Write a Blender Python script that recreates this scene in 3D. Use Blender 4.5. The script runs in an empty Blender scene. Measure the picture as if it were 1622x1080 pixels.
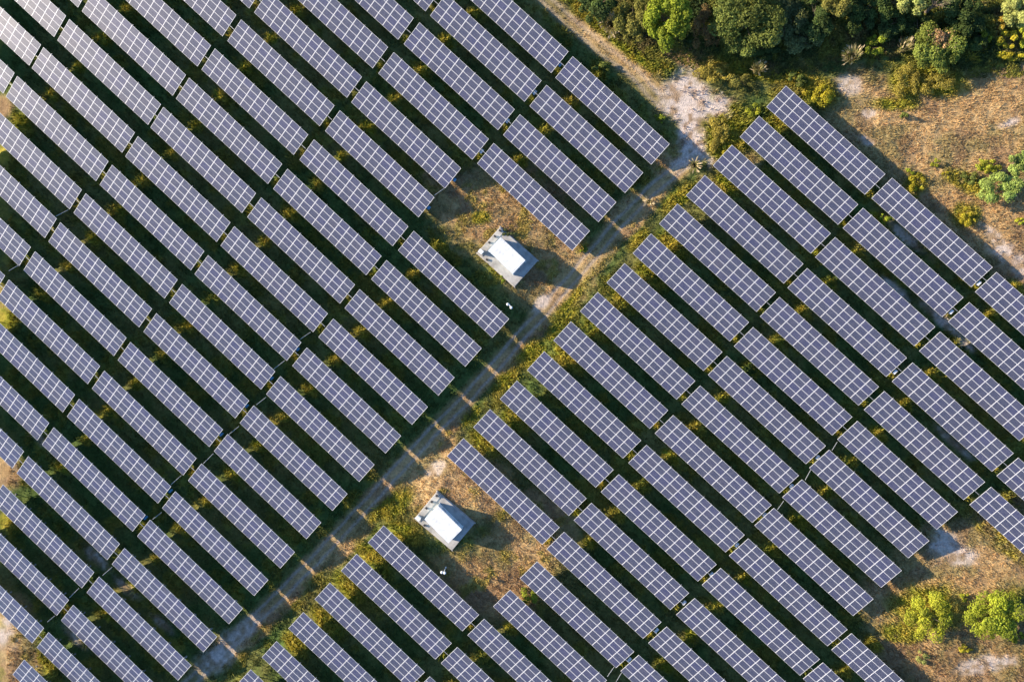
# Aerial view of a solar farm: rows of tilted tables, a dirt track, two equipment sheds, scrub and trees.
import bpy, math, random
import numpy as np

random.seed(7)
RNG = np.random.default_rng(7)
scene = bpy.context.scene
COL = scene.collection
R = math.radians

# ------------------------------------------------------------------ camera geometry (metres, z up)
F_PX, CAM_Z, CAX, CAY = 1235.79, 122.27, -0.00628, -0.04012      # focal length in photo pixels, height, two small tilts
IMG_W, IMG_H = 1622.0, 1080.0
_cx, _sx, _cy, _sy = math.cos(CAX), math.sin(CAX), math.cos(CAY), math.sin(CAY)
ROWS = np.array([[_cy, _sy * _sx, _sy * _cx], [0, _cx, -_sx], [-_sy, _cy * _sx, _cy * _cx]])   # right, up, back


def PX(u, v, z=0.0):
    """The point at height z that the photograph shows at (u, v)."""
    d = ROWS.T @ np.array([(u - IMG_W / 2) / F_PX, (IMG_H / 2 - v) / F_PX, -1.0])
    t = (z - CAM_Z) / d[2]
    return np.array([d[0] * t, d[1] * t, z])


def PXA(pts, z=0.0):
    return np.array([PX(u, v, z)[:2] for u, v in pts])


# ------------------------------------------------------------------ helpers
def tag(o, label=None, cat=None, group=None, kind=None):
    if label: o['label'] = label
    if cat: o['category'] = cat
    if group: o['group'] = group
    if kind: o['kind'] = kind
    return o


def link(name, data, parent=None, loc=(0, 0, 0), rot=(0, 0, 0)):
    o = bpy.data.objects.new(name, data)
    COL.objects.link(o)
    o.location = loc
    o.rotation_euler = rot
    if parent is not None: o.parent = parent
    return o


def np_mesh(name, verts, faces, mats, midx=None, col=None, smooth=False):
    """verts (n,3); faces (m,k) all of the same size; col (n,3) point colours."""
    me = bpy.data.meshes.new(name)
    verts = np.asarray(verts, dtype=np.float32)
    faces = np.asarray(faces, dtype=np.int32)
    m, k = faces.shape
    me.vertices.add(len(verts)); me.vertices.foreach_set('co', verts.ravel())
    me.loops.add(m * k); me.loops.foreach_set('vertex_index', faces.ravel())
    me.polygons.add(m)
    me.polygons.foreach_set('loop_start', np.arange(0, m * k, k, dtype=np.int32))
    me.polygons.foreach_set('loop_total', np.full(m, k, dtype=np.int32))
    for mt in mats: me.materials.append(mt)
    if midx is not None: me.polygons.foreach_set('material_index', np.asarray(midx, dtype=np.int32))
    if smooth: me.polygons.foreach_set('use_smooth', np.ones(m, dtype=bool))
    if col is not None:
        a = me.color_attributes.new('Col', 'FLOAT_COLOR', 'POINT')
        c4 = np.ones((len(verts), 4), dtype=np.float32); c4[:, :3] = col
        a.data.foreach_set('color', c4.ravel())
    me.update(calc_edges=True)
    return me


class MB:
    """Collects boxes, bars and tubes into one mesh."""
    def __init__(self): self.v = []; self.f = []; self.mi = []

    def box(self, c, s, rot=None, m=0):
        i = len(self.v)
        M = np.eye(3) if rot is None else rot
        for sx, sy, sz in ((-1, -1, -1), (1, -1, -1), (1, 1, -1), (-1, 1, -1), (-1, -1, 1), (1, -1, 1), (1, 1, 1), (-1, 1, 1)):
            self.v.append(tuple(M @ np.array([sx * s[0] / 2, sy * s[1] / 2, sz * s[2] / 2]) + np.array(c)))
        for q in ((0, 3, 2, 1), (4, 5, 6, 7), (0, 1, 5, 4), (1, 2, 6, 5), (2, 3, 7, 6), (3, 0, 4, 7)):
            self.f.append(tuple(i + k for k in q)); self.mi.append(m)
        return self

    def tube(self, pts, radii, n=8, m=0):
        pts = [np.array(p, dtype=float) for p in pts]
        base = len(self.v)
        for k, p in enumerate(pts):
            t = pts[min(k + 1, len(pts) - 1)] - pts[max(k - 1, 0)]
            t /= (np.linalg.norm(t) + 1e-9)
            a = np.cross(t, (0, 0, 1.0) if abs(t[2]) < 0.9 else (1.0, 0, 0)); a /= np.linalg.norm(a)
            b = np.cross(t, a)
            for j in range(n):
                w = 2 * math.pi * j / n
                self.v.append(tuple(p + radii[k] * (math.cos(w) * a + math.sin(w) * b)))
        for k in range(len(pts) - 1):
            for j in range(n):
                self.f.append((base + k * n + j, base + k * n + (j + 1) % n, base + (k + 1) * n + (j + 1) % n, base + (k + 1) * n + j)); self.mi.append(m)
        self.f.append(tuple(base + j for j in range(n))); self.mi.append(m)
        e = base + (len(pts) - 1) * n
        self.f.append(tuple(e + j for j in reversed(range(n)))); self.mi.append(m)
        return self

    def mesh(self, name, mats, bevel=0.0, smooth=False):
        me = bpy.data.meshes.new(name)
        me.from_pydata(self.v, [], self.f)
        for mt in mats: me.materials.append(mt)
        for p, k in zip(me.polygons, self.mi): p.material_index = k; p.use_smooth = smooth
        if bevel:
            import bmesh
            bm = bmesh.new(); bm.from_mesh(me)
            bmesh.ops.bevel(bm, geom=bm.edges[:], offset=bevel, segments=1, affect='EDGES')
            bm.to_mesh(me); bm.free()
        me.update()
        return me


def vnoise(x, y, scale, seed):
    """Value noise in 0..1 at world points (arrays), cell size = scale metres."""
    r = np.random.default_rng(seed).random((257, 257))
    gx, gy = x / scale + 1000.37, y / scale + 1000.71
    ix, iy = np.floor(gx).astype(int), np.floor(gy).astype(int)
    fx, fy = gx - ix, gy - iy
    fx, fy = fx * fx * (3 - 2 * fx), fy * fy * (3 - 2 * fy)
    a, b = ix % 256, iy % 256
    return (r[a, b] * (1 - fx) + r[a + 1, b] * fx) * (1 - fy) + (r[a, b + 1] * (1 - fx) + r[a + 1, b + 1] * fx) * fy


def fbm(x, y, scale, seed, octv=4):
    s = 0; w = 1; t = 0
    for k in range(octv):
        s = s + w * vnoise(x, y, scale / 2 ** k, seed + k); t += w; w *= 0.55
    return s / t


def sstep(a, b, x):
    t = np.clip((x - a) / (b - a), 0, 1)
    return t * t * (3 - 2 * t)


# ------------------------------------------------------------------ materials
def mat(name):
    m = bpy.data.materials.new(name); m.use_nodes = True
    nt = m.node_tree
    return m, nt, nt.nodes['Principled BSDF']


def node(nt, t, **kw):
    n = nt.nodes.new(t)
    for k, v in kw.items(): setattr(n, k, v)
    return n


def simple(name, col, rough=0.6, metal=0.0, var=0.12, scale=3.0, spec=0.5):
    m, nt, b = mat(name)
    tc = node(nt, 'ShaderNodeTexCoord')
    nz = node(nt, 'ShaderNodeTexNoise'); nz.inputs['Scale'].default_value = scale; nz.inputs['Detail'].default_value = 5
    nt.links.new(tc.outputs['Object'], nz.inputs['Vector'])
    mx = node(nt, 'ShaderNodeMix', data_type='RGBA')
    mx.inputs[6].default_value = (*[c * (1 - var) for c in col], 1)
    mx.inputs[7].default_value = (*[min(1, c * (1 + var)) for c in col], 1)
    nt.links.new(nz.outputs['Fac'], mx.inputs[0])
    nt.links.new(mx.outputs[2], b.inputs['Base Color'])
    b.inputs['Roughness'].default_value = rough
    b.inputs['Metallic'].default_value = metal
    b.inputs['Specular IOR Level'].default_value = spec
    return m


M_ALU = simple('anodised_aluminium', (0.74, 0.74, 0.76), 0.45, 0.0, 0.06)
M_STEEL = simple('galvanised_steel', (0.34, 0.35, 0.36), 0.5, 0.3, 0.12)
M_WHITE = simple('white_painted_steel', (0.74, 0.76, 0.78), 0.45, 0, 0.05, 1.5)
def weathered(name, col, stain, amount):
    m, nt, b = mat(name)
    tc = node(nt, 'ShaderNodeTexCoord')
    n1 = node(nt, 'ShaderNodeTexNoise'); n1.inputs['Scale'].default_value = 1.3; n1.inputs['Detail'].default_value = 9; n1.inputs['Roughness'].default_value = 0.65
    nt.links.new(tc.outputs['Object'], n1.inputs['Vector'])
    mr = node(nt, 'ShaderNodeMapRange'); nt.links.new(n1.outputs['Fac'], mr.inputs[0])
    mr.inputs[1].default_value = 0.45; mr.inputs[2].default_value = 0.75; mr.inputs[3].default_value = 0.0; mr.inputs[4].default_value = amount
    mx = node(nt, 'ShaderNodeMix', data_type='RGBA'); nt.links.new(mr.outputs[0], mx.inputs[0])
    mx.inputs[6].default_value = (*col, 1); mx.inputs[7].default_value = (*stain, 1)
    nt.links.new(mx.outputs[2], b.inputs['Base Color']); b.inputs['Roughness'].default_value = 0.45
    return m


M_ROOF = weathered('weathered_white_roof', (0.78, 0.80, 0.82), (0.50, 0.50, 0.48), 0.75)
M_WALL = weathered('pale_blue_grey_wall', (0.55, 0.72, 0.84), (0.40, 0.50, 0.58), 0.5)
M_GREYDOOR = simple('grey_painted_steel', (0.45, 0.50, 0.55), 0.5, 0, 0.06)
M_DARK = simple('dark_plastic', (0.03, 0.03, 0.035), 0.5)
M_BOX = simple('pale_enclosure', (0.62, 0.66, 0.70), 0.5, 0, 0.05)
M_BLUEBOX = simple('blue_enclosure', (0.10, 0.32, 0.55), 0.5, 0, 0.08)
M_BARK = simple('bark', (0.16, 0.12, 0.08), 0.9, 0, 0.35, 6)
M_PIPE = simple('white_conduit', (0.50, 0.51, 0.52), 0.5)


def concrete():
    m, nt, b = mat('stained_concrete')
    tc = node(nt, 'ShaderNodeTexCoord')
    n1 = node(nt, 'ShaderNodeTexNoise'); n1.inputs['Scale'].default_value = 0.9; n1.inputs['Detail'].default_value = 8
    n2 = node(nt, 'ShaderNodeTexNoise'); n2.inputs['Scale'].default_value = 9; n2.inputs['Detail'].default_value = 4
    for n in (n1, n2): nt.links.new(tc.outputs['Object'], n.inputs['Vector'])
    r = node(nt, 'ShaderNodeValToRGB')
    r.color_ramp.elements[0].position = 0.3; r.color_ramp.elements[0].color = (0.27, 0.25, 0.23, 1)
    r.color_ramp.elements[1].position = 0.7; r.color_ramp.elements[1].color = (0.50, 0.48, 0.45, 1)
    ad = node(nt, 'ShaderNodeMath', operation='MULTIPLY_ADD'); ad.inputs[1].default_value = 0.3; ad.inputs[2].default_value = -0.15
    nt.links.new(n2.outputs['Fac'], ad.inputs[0])
    s = node(nt, 'ShaderNodeMath', operation='ADD'); nt.links.new(n1.outputs['Fac'], s.inputs[0]); nt.links.new(ad.outputs[0], s.inputs[1])
    nt.links.new(s.outputs[0], r.inputs[0]); nt.links.new(r.outputs[0], b.inputs['Base Color'])
    b.inputs['Roughness'].default_value = 0.9
    return m


M_CONC = concrete()


def cell_glass():
    """Polycrystalline cells behind glass: 10 x 6 cells per panel, pale grid lines, a slight tone of its own per panel."""
    m, nt, b = mat('solar_cells_under_glass')
    L = nt.links.new
    tc = node(nt, 'ShaderNodeTexCoord')
    sep = node(nt, 'ShaderNodeSeparateXYZ'); L(tc.outputs['Object'], sep.inputs[0])

    def lines(sock, pitch, half):
        a = node(nt, 'ShaderNodeMath', operation='MULTIPLY'); L(sock, a.inputs[0]); a.inputs[1].default_value = 1 / pitch
        f = node(nt, 'ShaderNodeMath', operation='FRACT'); L(a.outputs[0], f.inputs[0])
        p = node(nt, 'ShaderNodeMath', operation='PINGPONG'); L(a.outputs[0], p.inputs[0]); p.inputs[1].default_value = 0.5
        c = node(nt, 'ShaderNodeMath', operation='LESS_THAN'); L(p.outputs[0], c.inputs[0]); c.inputs[1].default_value = half / pitch
        return c.outputs[0]
    lx = lines(sep.outputs['X'], 0.1565, 0.0030)
    ly = lines(sep.outputs['Y'], 0.0785, 0.0034)
    mxl = node(nt, 'ShaderNodeMath', operation='MAXIMUM'); L(lx, mxl.inputs[0]); L(ly, mxl.inputs[1])
    oi = node(nt, 'ShaderNodeObjectInfo')
    ramp = node(nt, 'ShaderNodeValToRGB')
    e = ramp.color_ramp.elements
    e[0].position = 0.0; e[0].color = (0.027, 0.037, 0.080, 1)
    e[1].position = 1.0; e[1].color = (0.036, 0.042, 0.078, 1)
    e2 = e.new(0.45); e2.color = (0.027, 0.036, 0.076, 1)
    e3 = e.new(0.9); e3.color = (0.028, 0.036, 0.097, 1)
    L(oi.outputs['Random'], ramp.inputs[0])
    vor = node(nt, 'ShaderNodeTexVoronoi'); vor.inputs['Scale'].default_value = 14
    L(tc.outputs['Object'], vor.inputs['Vector'])
    hsv = node(nt, 'ShaderNodeHueSaturation'); L(ramp.outputs[0], hsv.inputs['Color'])
    vs = node(nt, 'ShaderNodeMapRange'); L(vor.outputs['Distance'], vs.inputs[0]); vs.inputs[3].default_value = 0.86; vs.inputs[4].default_value = 1.22
    L(vs.outputs[0], hsv.inputs['Value'])
    mx = node(nt, 'ShaderNodeMix', data_type='RGBA'); L(mxl.outputs[0], mx.inputs[0]); L(hsv.outputs[0], mx.inputs[6])
    mx.inputs[7].default_value = (0.24, 0.24, 0.30, 1)
    # a film of dust, thicker towards the low edge of the panel
    dz = node(nt, 'ShaderNodeTexNoise'); dz.inputs['Scale'].default_value = 1.7; dz.inputs['Detail'].default_value = 6
    geo = node(nt, 'ShaderNodeNewGeometry'); L(geo.outputs['Position'], dz.inputs['Vector'])
    dr = node(nt, 'ShaderNodeMapRange'); L(dz.outputs['Fac'], dr.inputs[0]); dr.inputs[1].default_value = 0.35; dr.inputs[2].default_value = 0.75; dr.inputs[3].default_value = 0.02; dr.inputs[4].default_value = 0.085
    mx2 = node(nt, 'ShaderNodeMix', data_type='RGBA'); L(dr.outputs[0], mx2.inputs[0]); L(mx.outputs[2], mx2.inputs[6]); mx2.inputs[7].default_value = (0.34, 0.30, 0.28, 1)
    L(mx2.outputs[2], b.inputs['Base Color'])
    b.inputs['Roughness'].default_value = GLASS_ROUGH
    b.inputs['IOR'].default_value = 1.5
    return m


GLASS_ROUGH = 0.295
M_CELLS = cell_glass()


def leafy(name, trans=0.25):
    m, nt, b = mat(name)
    L = nt.links.new
    at = node(nt, 'ShaderNodeAttribute', attribute_name='Col')
    L(at.outputs['Color'], b.inputs['Base Color'])
    b.inputs['Roughness'].default_value = 0.75
    b.inputs['Specular IOR Level'].default_value = 0.15
    tr = node(nt, 'ShaderNodeBsdfTranslucent'); L(at.outputs['Color'], tr.inputs['Color'])
    mix = node(nt, 'ShaderNodeMixShader'); mix.inputs[0].default_value = trans
    out = nt.nodes['Material Output']
    L(b.outputs[0], mix.inputs[1]); L(tr.outputs[0], mix.inputs[2]); L(mix.outputs[0], out.inputs['Surface'])
    return m


M_LEAF = leafy('foliage', 0.28)
M_GRASS = leafy('grass_blades', 0.3)


def ground_mat():
    m, nt, b = mat('scrub_ground')
    L = nt.links.new
    at = node(nt, 'ShaderNodeAttribute', attribute_name='Col')
    geo = node(nt, 'ShaderNodeNewGeometry')
    n1 = node(nt, 'ShaderNodeTexNoise'); n1.inputs['Scale'].default_value = 2.6; n1.inputs['Detail'].default_value = 8; n1.inputs['Roughness'].default_value = 0.7
    L(geo.outputs['Position'], n1.inputs['Vector'])
    mr = node(nt, 'ShaderNodeMapRange'); L(n1.outputs['Fac'], mr.inputs[0]); mr.inputs[1].default_value = 0.28; mr.inputs[2].default_value = 0.72; mr.inputs[3].default_value = 0.55; mr.inputs[4].default_value = 1.4
    hsv = node(nt, 'ShaderNodeHueSaturation'); L(at.outputs['Color'], hsv.inputs['Color']); L(mr.outputs[0], hsv.inputs['Value'])
    L(hsv.outputs[0], b.inputs['Base Color'])
    b.inputs['Roughness'].default_value = 0.95
    b.inputs['Specular IOR Level'].default_value = 0.1
    n2 = node(nt, 'ShaderNodeTexNoise'); n2.inputs['Scale'].default_value = 5.5; n2.inputs['Detail'].default_value = 6
    L(geo.outputs['Position'], n2.inputs['Vector'])
    bp = node(nt, 'ShaderNodeBump'); bp.inputs['Strength'].default_value = 0.7; bp.inputs['Distance'].default_value = 0.12
    L(n2.outputs['Fac'], bp.inputs['Height']); L(bp.outputs[0], b.inputs['Normal'])
    return m


M_GROUND = ground_mat()

# ------------------------------------------------------------------ the ground: what grows or lies where
PXM = 10.1      # photo pixels per metre at ground level
DRY = [(830, 550, 60, 14, -48), (700, 690, 60, 16, -48), (555, 860, 60, 14, -48), (450, 955, 60, 14, -48), (1010, 345, 60, 14, -48), (945, 420, 60, 12, -48), (1040, 305, 30, 14, -48), (1130, 300, 30, 10, 42), (800, 335, 105, 80, 0), (870, 440, 70, 55, 0), (715, 315, 60, 45, 40), (830, 300, 60, 30, 45), (905, 385, 40, 25, 45),
       (720, 770, 100, 70, 0), (820, 890, 70, 80, 0), (770, 930, 90, 55, 20), (690, 730, 60, 40, -45), (860, 830, 60, 50, 45),
       (1520, 900, 140, 80, -30), (1570, 1040, 130, 70, 0), (1420, 950, 60, 50, 0), (1460, 1030, 90, 60, 30),
       (1490, 215, 170, 100, 10), (1390, 190, 90, 70, 40), (1590, 330, 60, 110, 0), (1520, 340, 80, 70, 30), (1560, 170, 110, 60, 0), (1610, 430, 40, 60, 0),
       (12, 1000, 45, 70, 0), (0, 745, 40, 35, 30), (0, 170, 22, 22, 0), (5, 480, 25, 30, 0), (30, 1060, 40, 40, 0),
       (1010, 110, 60, 14, 38), (940, 60, 55, 12, 40), (1090, 90, 45, 20, 20), (1060, 260, 30, 30, 0), (1180, 260, 25, 20, 0),
       (985, 330, 40, 12, -48), (900, 450, 90, 14, -48), (760, 610, 90, 13, -47), (620, 760, 90, 16, -47), (500, 890, 90, 16, -47), (400, 1000, 80, 18, -45),
       (1440, 130, 30, 20, 0), (1605, 130, 40, 40, 0)]
SANDP = [[(1037, 122), (1052, 108), (1080, 107), (1104, 128), (1136, 147), (1158, 161), (1146, 178), (1119, 198), (1116, 224), (1124, 250), (1094, 272), (1066, 276), (1074, 226), (1062, 190), (1045, 160), (1030, 140)]]
SAND = [(1346, 135, 24, 17, 0), (1372, 222, 17, 7, 25), (1378, 180, 14, 8, 0), (1560, 1052, 42, 15, -12), (1596, 1046, 18, 10, 0), (1492, 866, 28, 22, -30), (1500, 850, 26, 9, 40),
        (348, 1036, 55, 26, -40), (385, 1000, 40, 16, -45), (6, 1010, 22, 26, 0), (15, 985, 16, 10, 0), (1598, 405, 60, 20, 42), (1575, 375, 40, 11, 42), (1430, 372, 45, 9, 42), (1415, 455, 40, 8, 42), (1490, 505, 50, 10, 42),
        (1525, 880, 30, 16, 0), (1510, 700, 45, 7, 43), (1440, 760, 50, 8, 43), (1600, 195, 20, 8, -20), (860, 478, 20, 10, -45),
        (1240, 690, 40, 5, 42), (150, 880, 34, 12, 42), (200, 930, 30, 10, 42), (70, 700, 26, 8, 42), (120, 1010, 30, 9, 42), (255, 985, 26, 9, 42), (690, 745, 22, 12, -40), (20, 735, 20, 8, 40), (1530, 545, 20, 7, 40)]
LUSH = [(890, 512, 40, 12, -48), (1010, 380, 26, 10, -48), (1075, 315, 40, 14, -40), (1150, 295, 30, 14, 42), (1062, 390, 34, 15, 42), (1030, 438, 34, 15, 42), (988, 478, 32, 14, 42), (945, 525, 30, 14, 42), (900, 570, 36, 16, 42), (838, 560, 34, 30, 0), (868, 590, 30, 14, 42), (820, 667, 34, 16, 42), (770, 705, 34, 16, 42),
        (592, 886, 40, 17, 42), (555, 932, 40, 17, 42), (518, 985, 40, 17, 42), (645, 842, 36, 15, 30), (625, 800, 40, 20, -40), (470, 1020, 30, 16, 42), (1105, 310, 30, 12, 42),
        (1291, 145, 40, 24, 20), (1221, 195, 28, 22, 40), (1180, 110, 70, 16, 12), (1250, 125, 60, 14, 8), (1150, 215, 40, 55, 20), (1480, 130, 60, 28, 8), (1435, 135, 30, 36, 0), (1420, 165, 40, 14, 0),
        (37, 197, 26, 16, 42), (4, 245, 18, 18, 0), (10, 505, 26, 20, 40), (72, 1052, 30, 14, 40), (15, 830, 24, 16, 40), (930, 30, 60, 20, 38), (990, 85, 60, 16, 30), (1050, 110, 40, 12, 10), (905, 8, 40, 12, 30),
        (1602, 860, 40, 20, 42), (1560, 830, 20, 14, 42), (1470, 960, 70, 40, 0), (1430, 1000, 40, 20, 0), (1530, 290, 40, 16, 30), (1530, 340, 26, 22, 0), (1450, 290, 20, 16, 0), (1600, 60, 60, 34, 0), (1570, 90, 60, 14, 0),
        (800, 605, 34, 12, -46), (745, 660, 24, 9, -46), (600, 812, 26, 10, -46), (900, 478, 40, 10, -46), (1385, 345, 14, 12, 0), (790, 425, 22, 12, 40), (930, 395, 14, 12, 0), (760, 345, 20, 12, 0), (640, 845, 30, 12, 0)]
TRACKS = [([(290, 1090), (340, 1044), (400, 985), (470, 917), (560, 820), (650, 722), (740, 628), (800, 563), (850, 505), (930, 412), (985, 348), (1035, 300), (1080, 262)], 0.72, 0.15, 0.95),
          ([(856, -8), (903, 35), (955, 78), (1005, 117), (1045, 160)], 0.72, 0.24, 0.6)]


def _ell(lst):
    out = []
    for u, v, ru, rv, a in lst:
        c = PX(u, v); out.append((c[0], c[1], ru / PXM, rv / PXM, -R(a)))
    return out


# ------------------------------------------------------------------ tables: (side, bank, row, x, y of the centre)
TABLES = [(0,0,-3,-75.55,-57.56), (0,0,-2,-71.63,-53.2), (0,0,-1,-67.69,-48.88), (0,0,0,-63.55,-44.4), (0,0,1,-59.49,-39.89), (0,0,2,-55.42,-35.43), (0,0,3,-51.42,-30.96), (0,0,4,-47.26,-26.6), (0,0,5,-43.13,-21.98), (0,0,6,-39.02,-17.52), (0,0,7,-34.81,-12.97), (0,0,8,-30.67,-8.51), (0,0,9,-26.52,-4.02), (0,0,10,-22.39,0.52), (0,0,11,-18.2,5.02), (0,0,12,-13.97,9.52), (0,0,15,-1.58,22.99), (0,0,16,2.46,27.38), (0,0,17,6.56,31.85), (0,0,18,10.58,36.2), (0,1,-2,-87.15,-38.93), (0,1,-1,-83.15,-34.49), (0,1,0,-79.11,-30.1), (0,1,1,-75.02,-25.62), (0,1,2,-70.92,-21.07), (0,1,3,-66.86,-16.6), (0,1,4,-62.82,-12.16), (0,1,5,-58.65,-7.66), (0,1,6,-54.51,-3.15), (0,1,7,-50.4,1.4), (0,1,8,-46.31,5.91), (0,1,9,-42.15,10.4), (0,1,10,-37.9,14.86), (0,1,11,-33.76,19.3), (0,1,12,-29.59,23.83), (0,1,13,-25.53,28.31), (0,1,14,-21.39,32.77), (0,1,15,-17.11,37.24), (0,1,16,-13.11,41.78), (0,1,17,-8.98,46.16), (0,1,18,-4.84,50.57), (0,2,1,-90.5,-11.23), (0,2,2,-86.44,-6.77), (0,2,3,-82.3,-2.3), (0,2,4,-78.28,2.19), (0,2,5,-74.05,6.64), (0,2,6,-69.99,11.17), (0,2,7,-65.91,15.72), (0,2,8,-61.68,20.17), (0,2,9,-57.55,24.63), (0,2,10,-53.5,29.17), (0,2,11,-49.38,33.7), (0,2,12,-45.29,38.24), (0,2,13,-41.15,42.71), (0,2,14,-36.86,47.12), (0,2,15,-32.78,51.68), (0,2,16,-28.78,56.12), (0,2,17,-24.48,60.5), (0,3,4,-93.69,16.45), (0,3,5,-89.52,20.94), (0,3,6,-85.35,25.39), (0,3,7,-81.33,29.94), (0,3,8,-77.05,34.37), (0,3,9,-72.83,38.85), (0,3,10,-68.66,43.23), (0,3,11,-64.69,47.8), (0,3,12,-60.71,52.36), (0,3,13,-56.7,57.08), (0,3,14,-52.43,61.43), (0,4,8,-92.28,48.5), (0,4,9,-88.02,52.89), (0,4,10,-83.98,57.4), (0,4,11,-80.09,62.05), (1,0,-8,-39.45,-58.56), (1,0,-7,-35.38,-54.11), (1,0,-6,-31.17,-49.55), (1,0,-5,-27.02,-44.94), (1,0,-4,-22.85,-40.43), (1,0,-3,-18.63,-36.0), (1,0,0,-6.24,-22.46), (1,0,1,-2.13,-17.99), (1,0,2,2.01,-13.58), (1,0,3,6.21,-9.08), (1,0,4,10.31,-4.49), (1,0,5,14.41,0.01), (1,0,6,18.52,4.42), (1,0,7,22.53,8.94), (1,0,8,26.58,13.48), (1,0,9,30.71,17.8), (1,0,10,34.81,22.39), (1,0,11,38.92,26.76), (1,0,12,42.96,31.32), (1,1,-5,-11.42,-59.15), (1,1,-4,-7.17,-54.58), (1,1,-3,-3.02,-50.18), (1,1,-2,0.97,-45.7), (1,1,-1,5.12,-41.28), (1,1,0,9.25,-36.72), (1,1,1,13.44,-32.25), (1,1,2,17.61,-27.85), (1,1,3,21.83,-23.34), (1,1,4,25.89,-18.79), (1,1,5,29.97,-14.28), (1,1,6,34.01,-9.77), (1,1,7,37.97,-5.38), (1,1,8,41.93,-0.82), (1,1,9,46.09,3.56), (1,1,10,50.29,8.23), (1,1,11,54.46,12.64), (1,1,12,58.78,17.17), (1,2,-1,20.62,-55.34), (1,2,0,24.86,-50.97), (1,2,1,29.11,-46.58), (1,2,2,33.04,-41.97), (1,2,3,37.18,-37.44), (1,2,4,41.04,-32.79), (1,2,5,45.25,-28.45), (1,2,6,49.32,-23.94), (1,2,7,53.54,-19.57), (1,2,8,57.55,-15.05), (1,2,9,61.75,-10.73), (1,2,10,65.83,-6.08), (1,2,11,70.14,-1.66), (1,2,12,74.16,2.86), (1,3,2,48.32,-56.03), (1,3,3,52.58,-51.57), (1,3,8,73.24,-29.36), (1,3,9,77.25,-24.96)]
THETA = (-0.74546, -0.74200)
TILT = (0.28279, 0.23955)
T_LEN, T_WID, LOW_Z = 20.1, 4.06, 1.25



def gap_sun_weeds():
    """Weeds, plus sun patches through the table gaps painted in as brighter yellow-green."""
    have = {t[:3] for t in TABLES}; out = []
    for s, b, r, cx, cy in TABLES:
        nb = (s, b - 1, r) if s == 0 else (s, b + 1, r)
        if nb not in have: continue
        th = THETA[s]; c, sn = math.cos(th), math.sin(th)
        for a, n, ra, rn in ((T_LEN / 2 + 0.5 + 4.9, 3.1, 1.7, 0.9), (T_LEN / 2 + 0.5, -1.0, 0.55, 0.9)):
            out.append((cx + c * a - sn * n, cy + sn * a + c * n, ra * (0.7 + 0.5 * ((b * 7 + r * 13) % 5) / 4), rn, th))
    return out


DRY_W, SAND_W, LUSH_W = _ell(DRY), _ell(SAND), _ell(LUSH) + gap_sun_weeds()  # gap ellipses put sunlit brightness into the ground and weed colour
SANDP_W = [PXA(q) for q in SANDP]
TRACKS_W = [(PXA(q), off, hw, k) for q, off, hw, k in TRACKS]


def blobs(x, y, lst, ns, soft=(1.25, 0.55)):
    w = np.zeros_like(x)
    for cx, cy, a, b, th in lst:
        m = (np.abs(x - cx) < 1.5 * max(a, b)) & (np.abs(y - cy) < 1.5 * max(a, b))
        if not m.any(): continue
        dx, dy = x[m] - cx, y[m] - cy
        c, s = math.cos(th), math.sin(th)
        d = np.hypot((dx * c + dy * s) / a, (-dx * s + dy * c) / b)
        w[m] = np.maximum(w[m], sstep(soft[0], soft[1], d + (ns[m] - 0.5) * 1.1))
    return w


def poly_dist(x, y, poly):
    """Signed distance (positive inside) to a closed polygon."""
    d = np.full_like(x, 1e9); inside = np.zeros(x.shape, dtype=bool)
    n = len(poly)
    for i in range(n):
        (x1, y1), (x2, y2) = poly[i], poly[(i + 1) % n]
        ex, ey = x2 - x1, y2 - y1
        t = np.clip(((x - x1) * ex + (y - y1) * ey) / (ex * ex + ey * ey + 1e-12), 0, 1)
        d = np.minimum(d, np.hypot(x - x1 - t * ex, y - y1 - t * ey))
        cr = ((y1 > y) != (y2 > y)) & (x < (x2 - x1) * (y - y1) / (y2 - y1 + 1e-12) + x1)
        inside ^= cr
    return np.where(inside, d, -d)


def line_off(x, y, pts):
    """Unsigned distance and signed side offset to a polyline."""
    d = np.full_like(x, 1e9); s = np.zeros_like(x)
    for (x1, y1), (x2, y2) in zip(pts[:-1], pts[1:]):
        ex, ey = x2 - x1, y2 - y1; L = math.hypot(ex, ey)
        t = np.clip(((x - x1) * ex + (y - y1) * ey) / (L * L), 0, 1)
        dd = np.hypot(x - x1 - t * ex, y - y1 - t * ey)
        m = dd < d
        d = np.where(m, dd, d); s = np.where(m, ((x - x1) * ey - (y - y1) * ex) / L, s)
    return d, s


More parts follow.
